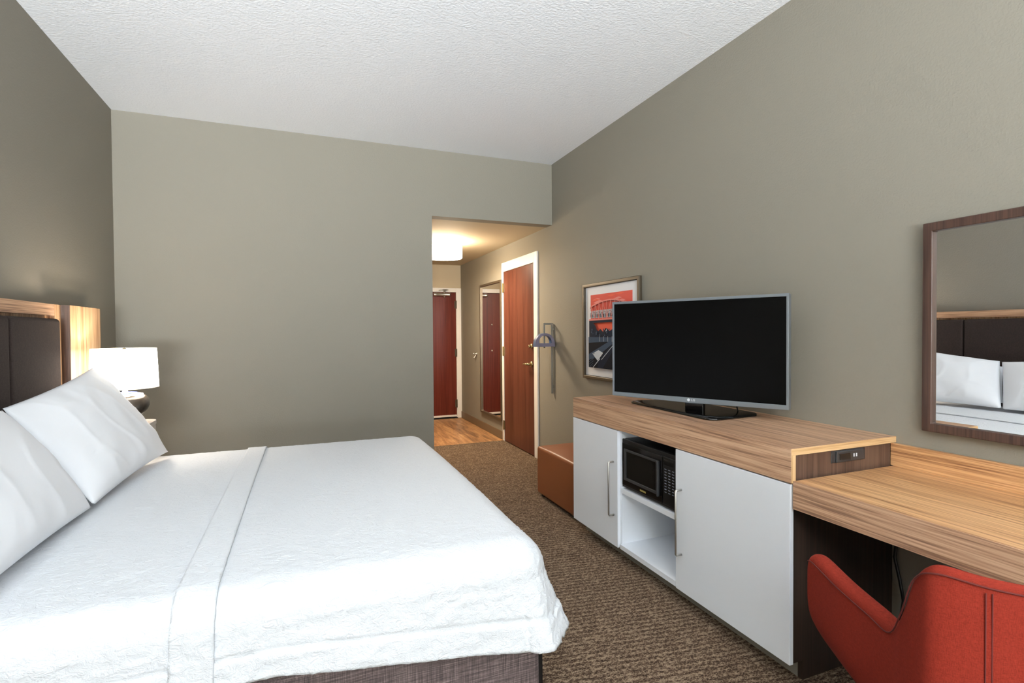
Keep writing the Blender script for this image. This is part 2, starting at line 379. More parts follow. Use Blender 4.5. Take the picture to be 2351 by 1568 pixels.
bm = bmesh.new(); add_tube(bm, [(1.905, YF-.05, 1.80), (1.905, YF-.05, 1.90)], .012, 12); add_tube(bm, [(1.905, YF-.05, 1.89), (1.95, YF-.10, 1.915), (1.90, YF-.02, 1.92)], .008, 8)
add_tube(bm, [(1.83, YF-.03, 1.905), (1.93, YF-.03, 1.918)], .009, 8); link('closer_arm', bm, 'chrome', clo, smooth=True)
for zz in (1.40, 1.00):
    bm = bmesh.new(); add_lathe(bm, [(0, 0), (.013, 0), (.013, .006), (.0, .008)], 0, 0, 16)
    bmesh.ops.rotate(bm, verts=bm.verts, cent=(0, 0, 0), matrix=Matrix.Rotation(PI/2, 3, 'X')); bmesh.ops.translate(bm, verts=bm.verts, vec=(1.66, YF-.006, zz))
    link('peephole' if zz > 1.2 else 'bolt_head', bm, 'chrome', d2, smooth=True)

# hall ceiling lamp
hl = empty('ceiling_lamp', (1.43, 5.6, ZS), 'glowing white drum flush lamp on the hallway ceiling', 'ceiling lamp')
lathe('drum_shade', [(0, 2.105), (.195, 2.105), (.2, 2.11), (.2, 2.235), (.196, 2.235), (.196, 2.115), (0, 2.112)], 1.43, 5.6, 'drum', hl)
lathe('canopy', [(0, ZS), (.075, ZS), (.07, ZS-.02), (.015, ZS-.024), (.015, 2.12), (0, 2.12)], 1.43, 5.6, 'chrome', hl)

# hall mirror
hm = empty('hallway_mirror', (XR, 6.12, .224), 'tall narrow bronze framed mirror on the hallway wall beside the cherry door', 'mirror')
frame('mirror_frame', 'x', XR-.03, XR, (5.735, 6.53, .224, 1.905), (5.762, 6.503, .251, 1.878), 'bronze', hm, bevel=.003)
box('mirror_glass', (XR-.012, XR-.004), (5.758, 6.507), (.247, 1.882), 'mirror', hm)
# robe hook
hk = empty('wall_hook', (XR, 6.75, .99), 'small round steel hook on the hallway wall left of the tall mirror', 'hook')
bm = bmesh.new(); add_lathe(bm, [(0, 0), (.02, 0), (.02, .005), (.008, .01), (.008, .035), (.014, .042), (.012, .052), (0, .055)], 0, 0, 24)
bmesh.ops.rotate(bm, verts=bm.verts, cent=(0, 0, 0), matrix=Matrix.Rotation(-PI/2, 3, 'Y')); bmesh.ops.translate(bm, verts=bm.verts, vec=(XR, 6.75, .99)); link('knob', bm, 'chrome', hk, smooth=True)
tube('hook_arm', [(XR-.004, 6.75, .985), (XR-.03, 6.75, .955), (XR-.035, 6.75, .935), (XR-.05, 6.75, .945)], .005, 'chrome', hk)

# wall light with rail and half-round blue shade
sl = empty('wall_lamp', (XR, 4.385, .7), 'grey rail wall light with a blue half-round bracket beside the white door casing', 'wall lamp')
bm = bmesh.new()
ys = (4.385, 4.405)
add_box(bm, (XR-.028, XR-.008), ys, (.70, 1.365)); add_box(bm, (XR-.012, XR), (4.388, 4.402), (1.3, 1.33)); add_box(bm, (XR-.012, XR), (4.388, 4.402), (.75, .78))
link('rail', bm, 'sconce_grey', sl, bevel=.002)
boxes('arm', [((XR-.105, XR-.028), ys, (1.347, 1.365)), ((XR-.105, XR-.088), ys, (1.13, 1.347))], 'sconce_grey', sl, bevel=.002)
bm = bmesh.new(); n = 26
x0, x1, z0, hgt = XR-.215, XR-.012, 1.145, .125
def arch(sc2, zb, y):
    cx = (x0+x1)/2; hw = (x1-x0)/2*sc2[0]
    pts = []
    for i in range(n+1):
        a = PI*i/n; e = .8
        c_, s_ = math.cos(a), math.sin(a)
        pts.append((cx+hw*math.copysign(abs(c_)**1.0, c_), y, zb+(hgt*sc2[1])*abs(s_)**e))
    return [bm.verts.new(p) for p in pts]
A, B = arch((1, 1), z0, 4.33), arch((1, 1), z0, 4.384)
a2, b2 = arch((.64, .58), z0+.031, 4.33), arch((.64, .58), z0+.031, 4.384)
def strip(p, q, mi=0, close=True):
    for i in range(len(p) if close else len(p)-1):
        j = (i+1) % len(p); f_ = bm.faces.new((p[i], p[j], q[j], q[i])); f_.material_index = mi
strip(A, a2); strip(B, b2); strip(A, B, 1); strip(a2, b2, 1)
link('half_round_shade', bm, ['sconce_blue', 'sconce_edge'], sl)

# ---------------------------------------------------------------- framed print
pf = empty('framed_print', (XR, 3.39, .897), 'framed red and navy bridge print on the wall behind the television', 'picture')
PY0, PY1, PZ0, PZ1 = 3.0, 3.79, .897, 1.669
frame('picture_frame', 'x', XR-.028, XR-.001, (PY0, PY1, PZ0, PZ1), (PY0+.025, PY1-.025, PZ0+.025, PZ1-.025), 'pewter', pf, bevel=.004)
box('mat_board', (XR-.010, XR-.002), (PY0+.028, PY1-.028), (PZ0+.028, PZ1-.028), 'mat_board', pf)
# picture surface: u to the right as seen (decreasing y), v up, in 0..1
iy0, iy1, iz0, iz1 = 3.10, 3.683, .992, 1.577
IM = [('print_red', srgb(214, 92, 80)), ('print_pink', srgb(226, 140, 132)), ('print_navy', srgb(28, 38, 56)), ('print_slate', srgb(62, 78, 98)),
      ('print_pale', srgb(190, 200, 210)), ('print_dark', srgb(18, 24, 36)), ('print_orange', srgb(226, 100, 78))]
pm = []
for nm, c in IM: pm.append(plain(nm, c, .6, 0, .08))
bm = bmesh.new(); lay = [0]
def P2(u, v, k): return (XR-.0102-.00012*k, iy1-(iy1-iy0)*u, iz0+(iz1-iz0)*v)
def poly(pts, mi):
    lay[0] += 1; k = lay[0]
    f_ = bm.faces.new([bm.verts.new(P2(min(max(u, 0), 1), min(max(v, 0), 1), k)) for u, v in pts]); f_.material_index = mi
def line(a, b_, wd, mi):
    d = Vector((b_[0]-a[0], b_[1]-a[1])); L = d.length or 1; nx, ny = -d.y/L*wd/2, d.x/L*wd/2
    poly([(a[0]+nx, a[1]+ny), (b_[0]+nx, b_[1]+ny), (b_[0]-nx, b_[1]-ny), (a[0]-nx, a[1]-ny)], mi)
poly([(0, 0), (1, 0), (1, 1), (0, 1)], 0); poly([(0, .5), (1, .5), (1, .66), (0, .66)], 6)
for k in range(10):
    u = random.random(); v = .88+.1*random.random(); poly([(u, v), (u+.12, v+.02), (u+.2, v+.005), (u+.1, v-.012)], 1 if k % 2 else 6)
poly([(0, .68), (1, .68), (1, .80), (0, .78)], 4)                       # glazing behind the truss
for k in range(24):
    u = k/24; poly([(u, .69), (u+.018, .69), (u+.018, .73+.03*random.random()), (u, .73)], 2 if k % 3 else 3)
for k in range(14): line((k/14, .75+.02*(k % 2)), (k/14+.05, .752), .006, 3)
arc = [(i/20, .785+.125*math.sin(PI*(.12+.76*i/20))) for i in range(21)]
for i in range(20):
    line(arc[i], arc[i+1], .018, 1); line((arc[i][0], arc[i][1]-.016), (arc[i+1][0], arc[i+1][1]-.016), .005, 2)
for i in range(1, 20, 2):
    line((arc[i][0], .665), arc[i], .013, 1); line((arc[i][0]+.008, .665), (arc[i][0]+.008, arc[i][1]), .004, 2)
    line((arc[i][0], .665), arc[min(i+2, 20)], .009, 1) if i > 8 else line((arc[min(i+2, 20)][0], .665), arc[i], .009, 1)
poly([(0, .645), (1, .655), (1, .675), (0, .665)], 1); poly([(0, .61), (1, .625), (1, .655), (0, .645)], 2)
tree = [(0, .40), (0, .63), (.08, .62), (.13, .60), (.17, .57), (.2, .52), (.24, .5), (.3, .53), (.36, .49), (.45, .54), (.52, .5), (.6, .53), (.7, .56), (.8, .53), (.9, .58), (1, .6), (1, .40)]
poly(tree, 2)
for k in range(46):
    u, v = random.random()*.95, .38+.13*random.random(); s = .01+.02*random.random(); poly([(u, v), (u+s, v+s*.4), (u+s*.9, v+s*1.3), (u-s*.2, v+s)], random.choice((3, 5, 5, 3, 4) if k % 6 == 0 else (3, 5)))
poly([(0, 0), (1, 0), (1, .42), (0, .42)], 5); poly([(0, .34), (.5, .36), (1, .4), (1, .42), (0, .42)], 3)
poly([(0, .18), (.62, .40), (.75, .40), (.32, .2), (.18, .14), (0, .10)], 3); poly([(.1, .19), (.26, .245), (.38, .21), (.24, .10)], 4)
poly([(.24, .10), (.72, .40), (.78, .40), (.36, .0), (.24, 0)], 2)
for k in range(6): line((0, .14-.035*k), (.16+.02*k-.03*k, .2-.035*k), .008, 3)
line((.12, 0), (.3, .13), .012, 4); line((.34, .12), (.76, .41), .008, 4)
for k in range(6): line((.3+.1*k, .36), (.3+.1*k, .43), .006, 4)
link('print', bm, pm, pf)

# ---------------------------------------------------------------- dresser
XD, DN, DF = 1.60, 1.335, 2.952
ds = empty('dresser', ((XD+XR)/2, (DN+DF)/2, 0), 'long white dresser with a wood top, open niche and two tall doors', 'dresser')
bm = bmesh.new(); add_box(bm, (XD, XR-.002), (DN, DF), (.832, .857)); add_box(bm, (XD, XD+.022), (DN, DF), (.733, .832))
link('top', bm, 'wood_y', ds, bevel=.0015)
bm = bmesh.new(); add_box(bm, (XD+.001, XR-.002), (DN-.0015, DN), (.8325, .8565)); link('edge_band', bm, 'edge_x', ds)
bm = bmesh.new(); add_box(bm, (XD+.001, XD+.0215), (DN-.0015, DN), (.7335, .8325)); link('edge_band', bm, 'edge_z', ds)
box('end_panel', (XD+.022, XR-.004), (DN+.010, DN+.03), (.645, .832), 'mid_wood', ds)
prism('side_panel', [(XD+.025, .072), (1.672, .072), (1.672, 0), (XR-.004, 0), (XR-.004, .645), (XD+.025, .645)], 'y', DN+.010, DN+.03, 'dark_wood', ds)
boxes('carcass', [((XD+.018, XR-.02), (2.425, 2.445), (.085, .832)), ((XD+.018, XR-.02), (1.94, 1.96), (.085, .832)), ((XD+.018, XR-.02), (DF-.02, DF-.002), (.085, .832)),
                  ((XR-.02, XR-.004), (DN+.03, DF-.002), (.07, .832)), ((XD+.004, XR-.02), (1.96, 2.425), (.075, .10)), ((XD+.018, XR-.02), (DN+.03, 1.94), (.075, .10)), ((XD+.018, XR-.02), (2.445, DF-.02), (.075, .10))], 'white_lam', ds)
box('shelf', (XD+.012, XR-.02), (1.96, 2.425), (.385, .412), 'white_lam', ds, bevel=.001)
box('toe_kick', (1.672, XR-.03), (DN+.03, DF-.03), (0, .075), 'grey_base', ds)
def cab_door(y0, y1, hy):
    d = box('door', (XD, XD+.018), (y0, y1), (.073, .728), 'white_lam', ds, bevel=.0015)
    bm = bmesh.new(); hx = XD-.032
    add_tube(bm, [(XD, hy, .247), (hx+.004, hy, .247), (hx, hy, .251), (hx, hy, .543), (hx+.004, hy, .547), (XD, hy, .547)], .0052, 12)
    link('handle', bm, 'chrome', d, smooth=True)
cab_door(2.442, DF, 2.482); cab_door(DN+.004, 1.955, 1.915)
# power outlet in the end panel
yo = DN+.010
ol = None
bm = bmesh.new(); add_box(bm, (1.815, 2.0), (yo-.004, yo), (.782, .826)); ol = link('power_outlet', bm, 'dark_grey', ds, bevel=.002)
box('outlet_face', (1.835, 1.985), (yo-.010, yo-.004), (.783, .825), 'dark_grey', ol, bevel=.003, seg=3)
box('socket', (1.85, 1.908), (yo-.0115, yo-.010), (.793, .816), 'black', ol)
for x in (1.925, 1.939): box('usb_port', (x, x+.005), (yo-.0115, yo-.010), (.799, .811), 'print_white', ol)

# ---------------------------------------------------------------- desk
dk = empty('desk', (1.9, .6, 0), 'built-in zebra wood desk with a low back ledge joined to the dresser', 'desk')
DE = -.35
boxes('desktop', [((1.612, XR-.002), (DE, DN-.002), (.642, .742))], 'wood_desk', dk, bevel=.0015)
box('front_apron', (1.607, 1.612), (DE, DN-.002), (.642, .7415), 'wood_y', dk)
box('back_ledge', (XR-.022, XR-.002), (DE, DN+.008), (.742, .83), 'wood_desk', dk, bevel=.0015)
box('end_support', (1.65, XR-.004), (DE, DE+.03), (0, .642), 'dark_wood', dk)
# cable
cb = tube('power_cable', [(2.155, 1.325, .636), (2.15, 1.315, .58), (2.158, 1.322, .52), (2.158, 1.318, .47), (2.152, 1.325, .38), (2.15, 1.305, .30), (2.15, 1.29, .22), (2.155, 1.31, .1), (2.16, 1.30, .006), (2.16, 1.2, .006)], .006, 'black')
cb['label'] = 'black power cable hanging down the wall under the desk'; cb['category'] = 'cable'

# ---------------------------------------------------------------- microwave
mw = empty('microwave', (1.9, 2.19, .412), 'black microwave oven inside the open dresser niche', 'microwave')
my0, my1, mz0, mz1, mx = 1.966, 2.421, .424, .690, 1.612
box('body', (mx+.02, 2.0), (my0, my1), (mz0, mz1), 'black', mw, bevel=.006)
fr_ = box('front', (mx+.006, mx+.02), (my0, my1), (mz0, mz1), 'black', mw, bevel=.004)
py = 2.068
dr = boxes('door', [((mx, mx+.006), (py+.003, my1-.008), (mz0+.012, mz1-.02))], 'black_gloss', mw, bevel=.004)
bm = bmesh.new(); ring_frame(bm, 'x', mx-.006, mx, (py+.022, my1-.03, mz0+.045, mz1-.05), (py+.045, my1-.05, mz0+.06, mz1-.062)); link('door_frame', bm, 'dark_grey', dr, bevel=.002)
box('window', (mx-.001, mx), (py+.045, my1-.05), (mz0+.06, mz1-.062), 'glass_dark', dr)
box('door_handle', (mx-.014, mx), (py+.02, py+.03), (mz0+.04, mz1-.05), 'dark_grey', dr, bevel=.003)
box('badge', (mx-.0008, mx), (2.20, 2.25), (mz0+.022, mz0+.031), 'gold', dr)
cp = box('control_panel', (mx, mx+.006), (my0+.008, py-.003), (mz0+.012, mz1-.02), 'black', mw, bevel=.003)
box('display', (mx-.001, mx), (my0+.018, py-.010), (mz1-.058, mz1-.032), 'glass_dark', cp)
for r_ in range(9):
    for c_ in range(3):
        yy = py-.018-c_*.028; zz = mz1-.078-r_*.014
        box('button', (mx-.0009, mx), (yy-.014, yy), (zz-.0035, zz), 'mark', cp)
for y in (my0+.03, my1-.03):
    for x in (mx+.05, 1.96): lathe('foot', [(0, .4126), (.012, .4126), (.012, .4236), (0, .4236)], x, y, 'black', mw, n=16)

# ---------------------------------------------------------------- television
tvc = Vector((1.845, 2.13, .857)); ang = math.atan2(2.54-1.72, 1.64-2.05)   # direction towards the far/left end
tv = empty('television', tvc, 'flat black television with silver rim on the dresser top', 'television')
ex = Vector((math.cos(ang), math.sin(ang), 0)); nx_ = Vector((-ex.y, ex.x, 0))      # normal faces the bed
if nx_.x > 0: nx_ = -nx_
def TV(u, d, z): return ex*u + nx_*d + Vector((0, 0, z))
def tvbox(bm, u, d, z, mi=0):
    vs = [bm.verts.new(TV(u[i], d[j], z[k])) for i in (0, 1) for j in (0, 1) for k in (0, 1)]
    for f in ((0, 1, 3, 2), (4, 6, 7, 5), (0, 4, 5, 1), (2, 3, 7, 6), (0, 2, 6, 4), (1, 5, 7, 3)): bm.faces.new([vs[i] for i in f]).material_index = mi
HW, TB, TT = .4585, .058, .592
bm = bmesh.new()
def tq(s, d): return [bm.verts.new(TV(u, d, z)) for u, z in ((-s[0], s[1]), (0, s[3] if len(s) > 3 else s[1]), (s[0], s[1]), (s[0], s[2]), (-s[0], s[2]))]
o1, o2 = tq((HW, TB, TT, TB-.006), .012), tq((HW, TB, TT, TB-.006), -.028)
i1, i2 = tq((HW-.011, TB+.022, TT-.014), .012), tq((HW-.011, TB+.022, TT-.014), .004)
for k in range(5):
    j = (k+1) % 5
    for a, b_ in ((o1, i1), (o1, o2), (i1, i2)): bm.faces.new((a[k], a[j], b_[j], b_[k]))
bm.faces.new(o2)
link('bezel', bm, 'tv_silver', tv, local=True, bevel=.002)
bm = bmesh.new(); tvbox(bm, (-HW+.009, HW-.009), (-.002, .006), (TB+.018, TT-.012)); link('screen', bm, 'screen', tv, local=True)
bm = bmesh.new(); tvbox(bm, (-HW+.03, HW-.03), (-.055, -.028), (TB+.04, TT-.03)); link('back_cover', bm, 'black', tv, local=True, bevel=.01)
bm = bmesh.new(); tvbox(bm, (-.05, .05), (-.062, -.03), (.012, TB+.06)); link('neck', bm, 'black_gloss', tv, local=True, bevel=.006)
# base: wide trapezoid with clipped corners, set almost square to the dresser
bp_ = [(1.768, 2.545), (1.752, 1.945), (1.762, 1.915), (1.79, 1.892), (2.05, 1.905), (2.085, 1.935), (2.09, 2.40), (1.985, 2.56), (1.83, 2.585), (1.785, 2.575)]
bm = bmesh.new(); loops = []
for s_, z in ((1, .0015), (1, .008), (.97, .014), (.80, .017)):
    cx, cy = 1.92, 2.23
    loops.append([bm.verts.new((cx+(x-cx)*s_, cy+(y-cy)*s_, .857+z)) for x, y in bp_])
for a, b_ in zip(loops, loops[1:]):
    for k in range(len(a)): bm.faces.new((a[k], a[(k+1) % len(a)], b_[(k+1) % len(a)], b_[k]))
bm.faces.new(loops[0]); bm.faces.new(loops[-1]); link('base', bm, 'black_gloss', tv, bevel=.002)
# maker's mark
def text(name, s, size, mat, parent, origin, xdir, ydir, depth=.0004):
    cu = bpy.data.curves.new(name, 'FONT'); cu.body = s; cu.size = size; cu.extrude = depth; cu.align_x = 'CENTER'; cu.align_y = 'CENTER'
    o = bpy.data.objects.new(name, cu); C.objects.link(o); bpy.context.view_layer.update()
    me = bpy.data.meshes.new_from_object(o); bpy.data.objects.remove(o)
    zd = xdir.cross(ydir); R_ = Matrix((xdir, ydir, zd)).transposed().to_4x4(); me.transform(Matrix.Translation(origin) @ R_)
    me.materials.append(M[mat]); q = bpy.data.objects.new(name, me); C.objects.link(q); q.parent = parent; return q
rdir = -ex                                    # reading direction as seen from the bed
text('logo', 'LG', .017, 'print_white', tv, TV(-.014, .0124, TB+.010), rdir, Vector((0, 0, 1)))
bm = bmesh.new(); ctr = TV(.010, .0122, TB+.010); n = 24
vv = [bm.verts.new(ctr + rdir*.0075*math.cos(2*PI*i/n) + Vector((0, 0, 1))*.0075*math.sin(2*PI*i/n)) for i in range(n)]; bm.faces.new(vv)
ret = bmesh.ops.extrude_face_region(bm, geom=list(bm.faces)); bmesh.ops.translate(bm, verts=[v for v in ret['geom'] if isinstance(v, bmesh.types.BMVert)], vec=nx_*.0004)
link('emblem', bm, 'print_white', tv, local=True)
tc_ = tube('power_cord', [tuple(TV(-.20, -.05, .18)), tuple(TV(-.20, -.07, .06)), tuple(TV(-.20, -.10, .008)), tuple(TV(-.12, -.2, .006))], .0035, 'black', tv, local=True)

# ---------------------------------------------------------------- ottoman
ot = empty('ottoman', (1.92, 3.37, 0), 'brown leather cube ottoman between the dresser and the wall light', 'ottoman')
def puffy(name, x, y, z0, z1, crown, r, mat, parent, n=14):
    bm = bmesh.new(); add_box(bm, x, y, (z0, z1))
    bmesh.ops.subdivide_edges(bm, edges=bm.edges[:], cuts=n, use_grid_fill=True)
    cx, cy = (x[0]+x[1])/2, (y[0]+y[1])/2; hx, hy = (x[1]-x[0])/2, (y[1]-y[0])/2
    for v in bm.verts:
        u, w_ = (v.co.x-cx)/hx, (v.co.y-cy)/hy; t = (v.co.z-z0)/(z1-z0)
        v.co.z += crown*t**6*(1-u*u)*(1-w_*w_)*1.0 if t > .5 else 0
        bulge = .008*math.sin(PI*t)
        if abs(u) > .999: v.co.x += bulge*(1-w_*w_)*(1 if u > 0 else -1)
        if abs(w_) > .999: v.co.y += bulge*(1-u*u)*(1 if w_ > 0 else -1)
    return link(name, bm, mat, parent, bevel=r, seg=4)
bmb = puffy('cushion_body', (1.675, 2.155), (3.05, 3.69), .02, .385, .03, .018, 'leather', ot)
bmb.modifiers['bevel'].angle_limit = math.radians(50)
boxes('foot', [((1.70, 1.74), (3.08, 3.12), (0, .021))], 'black', ot); boxes('foot', [((1.70, 1.74), (3.62, 3.66), (0, .021))], 'black', ot)
boxes('foot', [((2.09, 2.13), (3.08, 3.12), (0, .021))], 'black', ot); boxes('foot', [((2.09, 2.13), (3.62, 3.66), (0, .021))], 'black', ot)

# ---------------------------------------------------------------- desk mirror
dm = empty('desk_mirror', (XR, .9, .9), 'large dark brown framed mirror on the wall above the desk', 'mirror')
frame('mirror_frame', 'x', XR-.030, XR-.001, (.30, 1.228, .90, 1.673), (.332, 1.196, .932, 1.641), 'frame_brown', dm, bevel=.003)
box('mirror_glass', (XR-.014, XR-.004), (.328, 1.200), (.928, 1.645), 'mirror', dm)

# ---------------------------------------------------------------- headboard
hb = empty('headboard', (XL, 2.45, .3), 'zebra wood headboard with dark padded panels on the left wall', 'headboard')
box('back_panel', (XL, XL+.03), (1.2, 3.405), (.3, 1.40), 'wood_z', hb)
def rail(y0, y1, z0, z1, name='frame_rail', mat='wood_y'):
    box(name, (XL+.001, XL+.058), (y0, y1), (z0, z1), mat, hb, bevel=.0015)
rail(1.60, 3.30, 1.382, 1.44, 'top_rail'); rail(3.302, 3.372, .3, 1.44, 'side_rail', 'wood_z'); rail(1.528, 1.598, .3, 1.44, 'side_rail', 'wood_z')
for y0, y1 in ((3.372, 3.805), (1.095, 1.528)):
    box('side_panel', (XL, XL+.095), (y0, y1), (.3, 1.44), 'wood_z', hb, bevel=.0015)
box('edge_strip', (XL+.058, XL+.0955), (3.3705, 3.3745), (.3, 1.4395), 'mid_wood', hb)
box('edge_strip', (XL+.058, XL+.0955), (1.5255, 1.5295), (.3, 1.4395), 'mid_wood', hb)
for y0, y1 in ((1.612, 2.096), (2.098, 2.802), (2.804, 3.288)):
    bm = bmesh.new(); add_box(bm, (XL+.03, XL+.088), (y0, y1), (.32, 1.366)); link('padded_panel', bm, 'pad', hb, bevel=.02, seg=5)

# ---------------------------------------------------------------- nightstand + lamp
nsx = -.860
ns = empty('nightstand', (-1.0, 3.63, .66), 'white rounded wall-mounted nightstand shelf under the glowing lamp', 'nightstand')
NY0, NY1 = 3.43, 3.80
pl = [(XL+.10, NY0), (nsx, NY0)] + [(nsx-.06+.06*math.cos(a), NY1-.06+.06*math.sin(a)) for a in [PI/2*i/8 for i in range(9)]] + [(XL+.10, NY1)]
prism('top', pl, 'z', .735, .760, 'nightstand', ns, bevel=.003)
pl2 = [(x-.002 if x > -1.1 else x, y-(.002 if y > 3.7 else -.002)) for x, y in pl]
prism('drawer_box', pl2, 'z', .655, .7345, 'nightstand', ns, bevel=.003)
LX, LY = -.945, 3.485
tl = empty('table_lamp', (LX, LY, .760), 'glowing drum shade lamp with a charcoal vase base on the nightstand', 'lamp')
lathe('foot', [(0, .7605), (.046, .7605), (.048, .768), (.030, .774), (.026, .790), (.032, .799), (0, .799)], LX, LY, 'chrome', tl)
vp = [(0, .799), (.040, .799), (.046, .810), (.064, .824), (.086, .842), (.104, .862), (.113, .884), (.113, .905), (.107, .924), (.097, .938), (.086, .946), (0, .946)]
lathe('vase_body', vp, LX, LY, 'vase', tl)
lathe('vase_top', [(0, .9462), (.085, .9462), (.083, .950), (.070, .953), (.045, .955), (0, .956)], LX, LY, 'vase_white', tl)
lathe('blue_ring', [(.020, .9545), (.058, .9525), (.055, .959), (.020, .960)], LX, LY, 'vase_blue', tl, closed=True)
lathe('neck', [(0, .955), (.017, .955), (.013, .965), (.010, .98), (.009, 1.05), (0, 1.05)], LX, LY, 'vase_white', tl, n=24)
shd = lathe('lamp_shade', [(.151, 1.206), (.159, .986), (.157, .986), (.149, 1.206)], LX, LY, 'shade', tl, n=64, closed=True)
lathe('trim_band', [(.1517, 1.207), (.1522, 1.199), (.1485, 1.199), (.1482, 1.207)], LX, LY, 'trim_glow', shd, n=64, closed=True)
lathe('trim_band', [(.1592, .994), (.1598, .985), (.1560, .985), (.1563, .994)], LX, LY, 'trim_glow', shd, n=64, closed=True)
bm = bmesh.new()
for a in range(3): add_tube(bm, [(LX, LY, 1.192), (LX+.149*math.cos(a*2*PI/3), LY+.149*math.sin(a*2*PI/3), 1.197)], .002, 6)
for q in (1, -1): add_tube(bm, [(LX, LY, 1.05), (LX+.03*q, LY, 1.06), (LX+.045*q, LY, 1.12), (LX, LY, 1.19)], .002, 6)
add_lathe(bm, [(0, 1.186), (.012, 1.188), (.013, 1.2), (.008, 1.208), (0, 1.21)], LX, LY, 16); link('harp', bm, 'brass', tl, smooth=True)

# ---------------------------------------------------------------- bed
BX0, BX1, BY0, BY1 = -1.145, .690, 1.50, 3.375
bd = empty('bed', ((BX0+BX1)/2, (BY0+BY1)/2, 0), 'large bed base with a brown cross-hatched box cover', 'bed')
box('box_cover', (BX0+.02, BX1), (BY0, BY1), (.02, .36), 'wrap', bd, bevel=.02, seg=3)
box('mattress', (BX0+.01, BX1-.005), (BY0+.01, BY1-.01), (.361, .585), 'pillow', bd, bevel=.05, seg=5)
box('corner_lining', (BX1-.004, BX1+.012), (BY0+.006, BY0+.05), (.235, .34), 'white_trim', bd, bevel=.004)
box('frame_leg', (BX1-.03, BX1+.013), (BY0+.015, BY0+.055), (0, .232), 'black', bd)
IX, IY0, IY1, RR, ZT = .615, 1.565, 3.315, .105, .616
HANG = .33
def hem_len(u, side):
    if side == 'n': return .30+.052*max(0, min(1, (u+.3)/1.0))
    return .335
def drape(u, v, off=0.0, expn=9):
    """unfolded cloth coordinate -> point; u, v run over the top plane and past its edges"""
    if v < IY0: v = IY0-(IY0-v)*(1-.25*max(0, min(1, (.60-u)/.68)))
    a = max(0., u-IX); bn = max(0., IY0-v); bf = max(0., v-IY1); b_ = bn if bn > 0 else bf
    x = min(u, IX); y = min(max(v, IY0), IY1)
    crown = .010*math.sin(PI*max(0, min(1, (y-IY0)/(IY1-IY0))))
    z = ZT + crown
    if a == 0 and b_ == 0: return Vector((x, y, z)), 0
    m_ = (a**expn + b_**expn)**(1/expn) if a > 0 and b_ > 0 else max(a, b_)
    th = math.atan2(b_, a) if (a > 0 and b_ > 0) else (0 if a > 0 else PI/2)
    cor = math.sin(2*th) if (a > 0 and b_ > 0) else 0
    q = RR*PI/2
    if m_ < q: out, dn = RR*math.sin(m_/RR), RR*(1-math.cos(m_/RR))
    else:
        e = m_-q; out = RR + e*(.20 + .22*min(cor, .7)**.6); dn = RR + e*(1-.01)
        s = (u if b_ > 0 and a == 0 else v)
        if cor == 0:
            out += .007*e/.3*math.sin(s*9.0+1.0) + .003*e/.3*math.sin(s*23+.4)
        else: out += .012*e/.3*math.sin(th*6)
    sy = -1 if bn > 0 else 1
    return Vector((x+out*math.cos(th), y+sy*out*math.sin(th), z-dn)), m_
def ridge(p, f):
    q = Vector((p.x*f, p.y*f, p.z*f)); wv_ = noise.noise_vector(q*.6)*.55
    return 1-min(1, abs(noise.noise(q+wv_))*3.2)
def crinkle(me, amp_top, amp_side):
    me.update(); nn = [v.normal.copy() for v in me.vertices]
    for v, nr in zip(me.vertices, nn):
        p = v.co; side = 1-max(0, min(1, (nr.z-.1)/.75))
        side = max(side, .9*max(0, 1-(p.y-IY0+.05)/.30))
        amp = amp_top+(amp_side-amp_top)*side
        h1 = ridge(Vector((p.x, p.y*1.6 if side < .5 else p.y, p.z*1.25)), 21)**2
        h2 = ridge(Vector((p.x+5, p.y, p.z)), 40)
        h3 = noise.noise(p*5.0)
        v.co = p + nr*(amp*(h1*.9+h2*.55+h3*.3))
    me.update()
def cloth_piece(name, us, vs, mat, parent, off, amps, thick, hem=True, edgef=None):
    bm = bmesh.new(); grid = []
    for iu, u in enumerate(us):
        row = []
        for v in vs: row.append(bm.verts.new(drape(u, v)[0]))
        grid.append(row)
    for i in range(len(us)-1):
        for j in range(len(vs)-1):
            if hem and (us[-1]-us[i+1]) + min(vs[j]-vs[0], vs[-1]-vs[j+1]) < .045: continue      # blunted corner
            bm.faces.new((grid[i][j], grid[i+1][j], grid[i+1][j+1], grid[i][j+1]))
    me = bpy.data.meshes.new(name); bm.to_mesh(me); bm.free()
    if sum(p.normal.z*p.area for p in me.polygons) < 0: me.flip_normals()
    me.update()
    if off:
        nn = [v.normal.copy() for v in me.vertices]
        for v, nr in zip(me.vertices, nn): v.co += nr*off
    crinkle(me, *amps)
    if hem:
        # stitched hem line: a shallow groove a hand's width above the edge
        nn = [v.normal.copy() for v in me.vertices]; nv = len(vs)
        for i, u in enumerate(us):
            for j, v_ in enumerate(vs):
                d = min(us[-1]-u, v_-vs[0], vs[-1]-v_)
                g_ = -math.exp(-((d-.085)/.006)**2)*.006 + (.0035 if d < .085 else 0)
                me.vertices[i*nv+j].co += nn[i*nv+j]*g_
    me.transform(Matrix.Translation(-root_loc(parent)))
    b2 = bmesh.new(); b2.from_mesh(me); bmesh.ops.delete(b2, geom=[v for v in b2.verts if not v.link_faces], context='VERTS'); b2.to_mesh(me); b2.free()
    me.materials.append(M[mat])
    for p in me.polygons: p.use_smooth = True
    o = bpy.data.objects.new(name, me); C.objects.link(o); o.parent = parent
    sd = o.modifiers.new('thickness', 'SOLIDIFY'); sd.thickness = thick; sd.offset = -1
    return o
cv = empty('coverlet', ((BX0+BX1)/2, (BY0+BY1)/2, .60), 'white crinkled coverlet draped over the bed', 'bedspread')
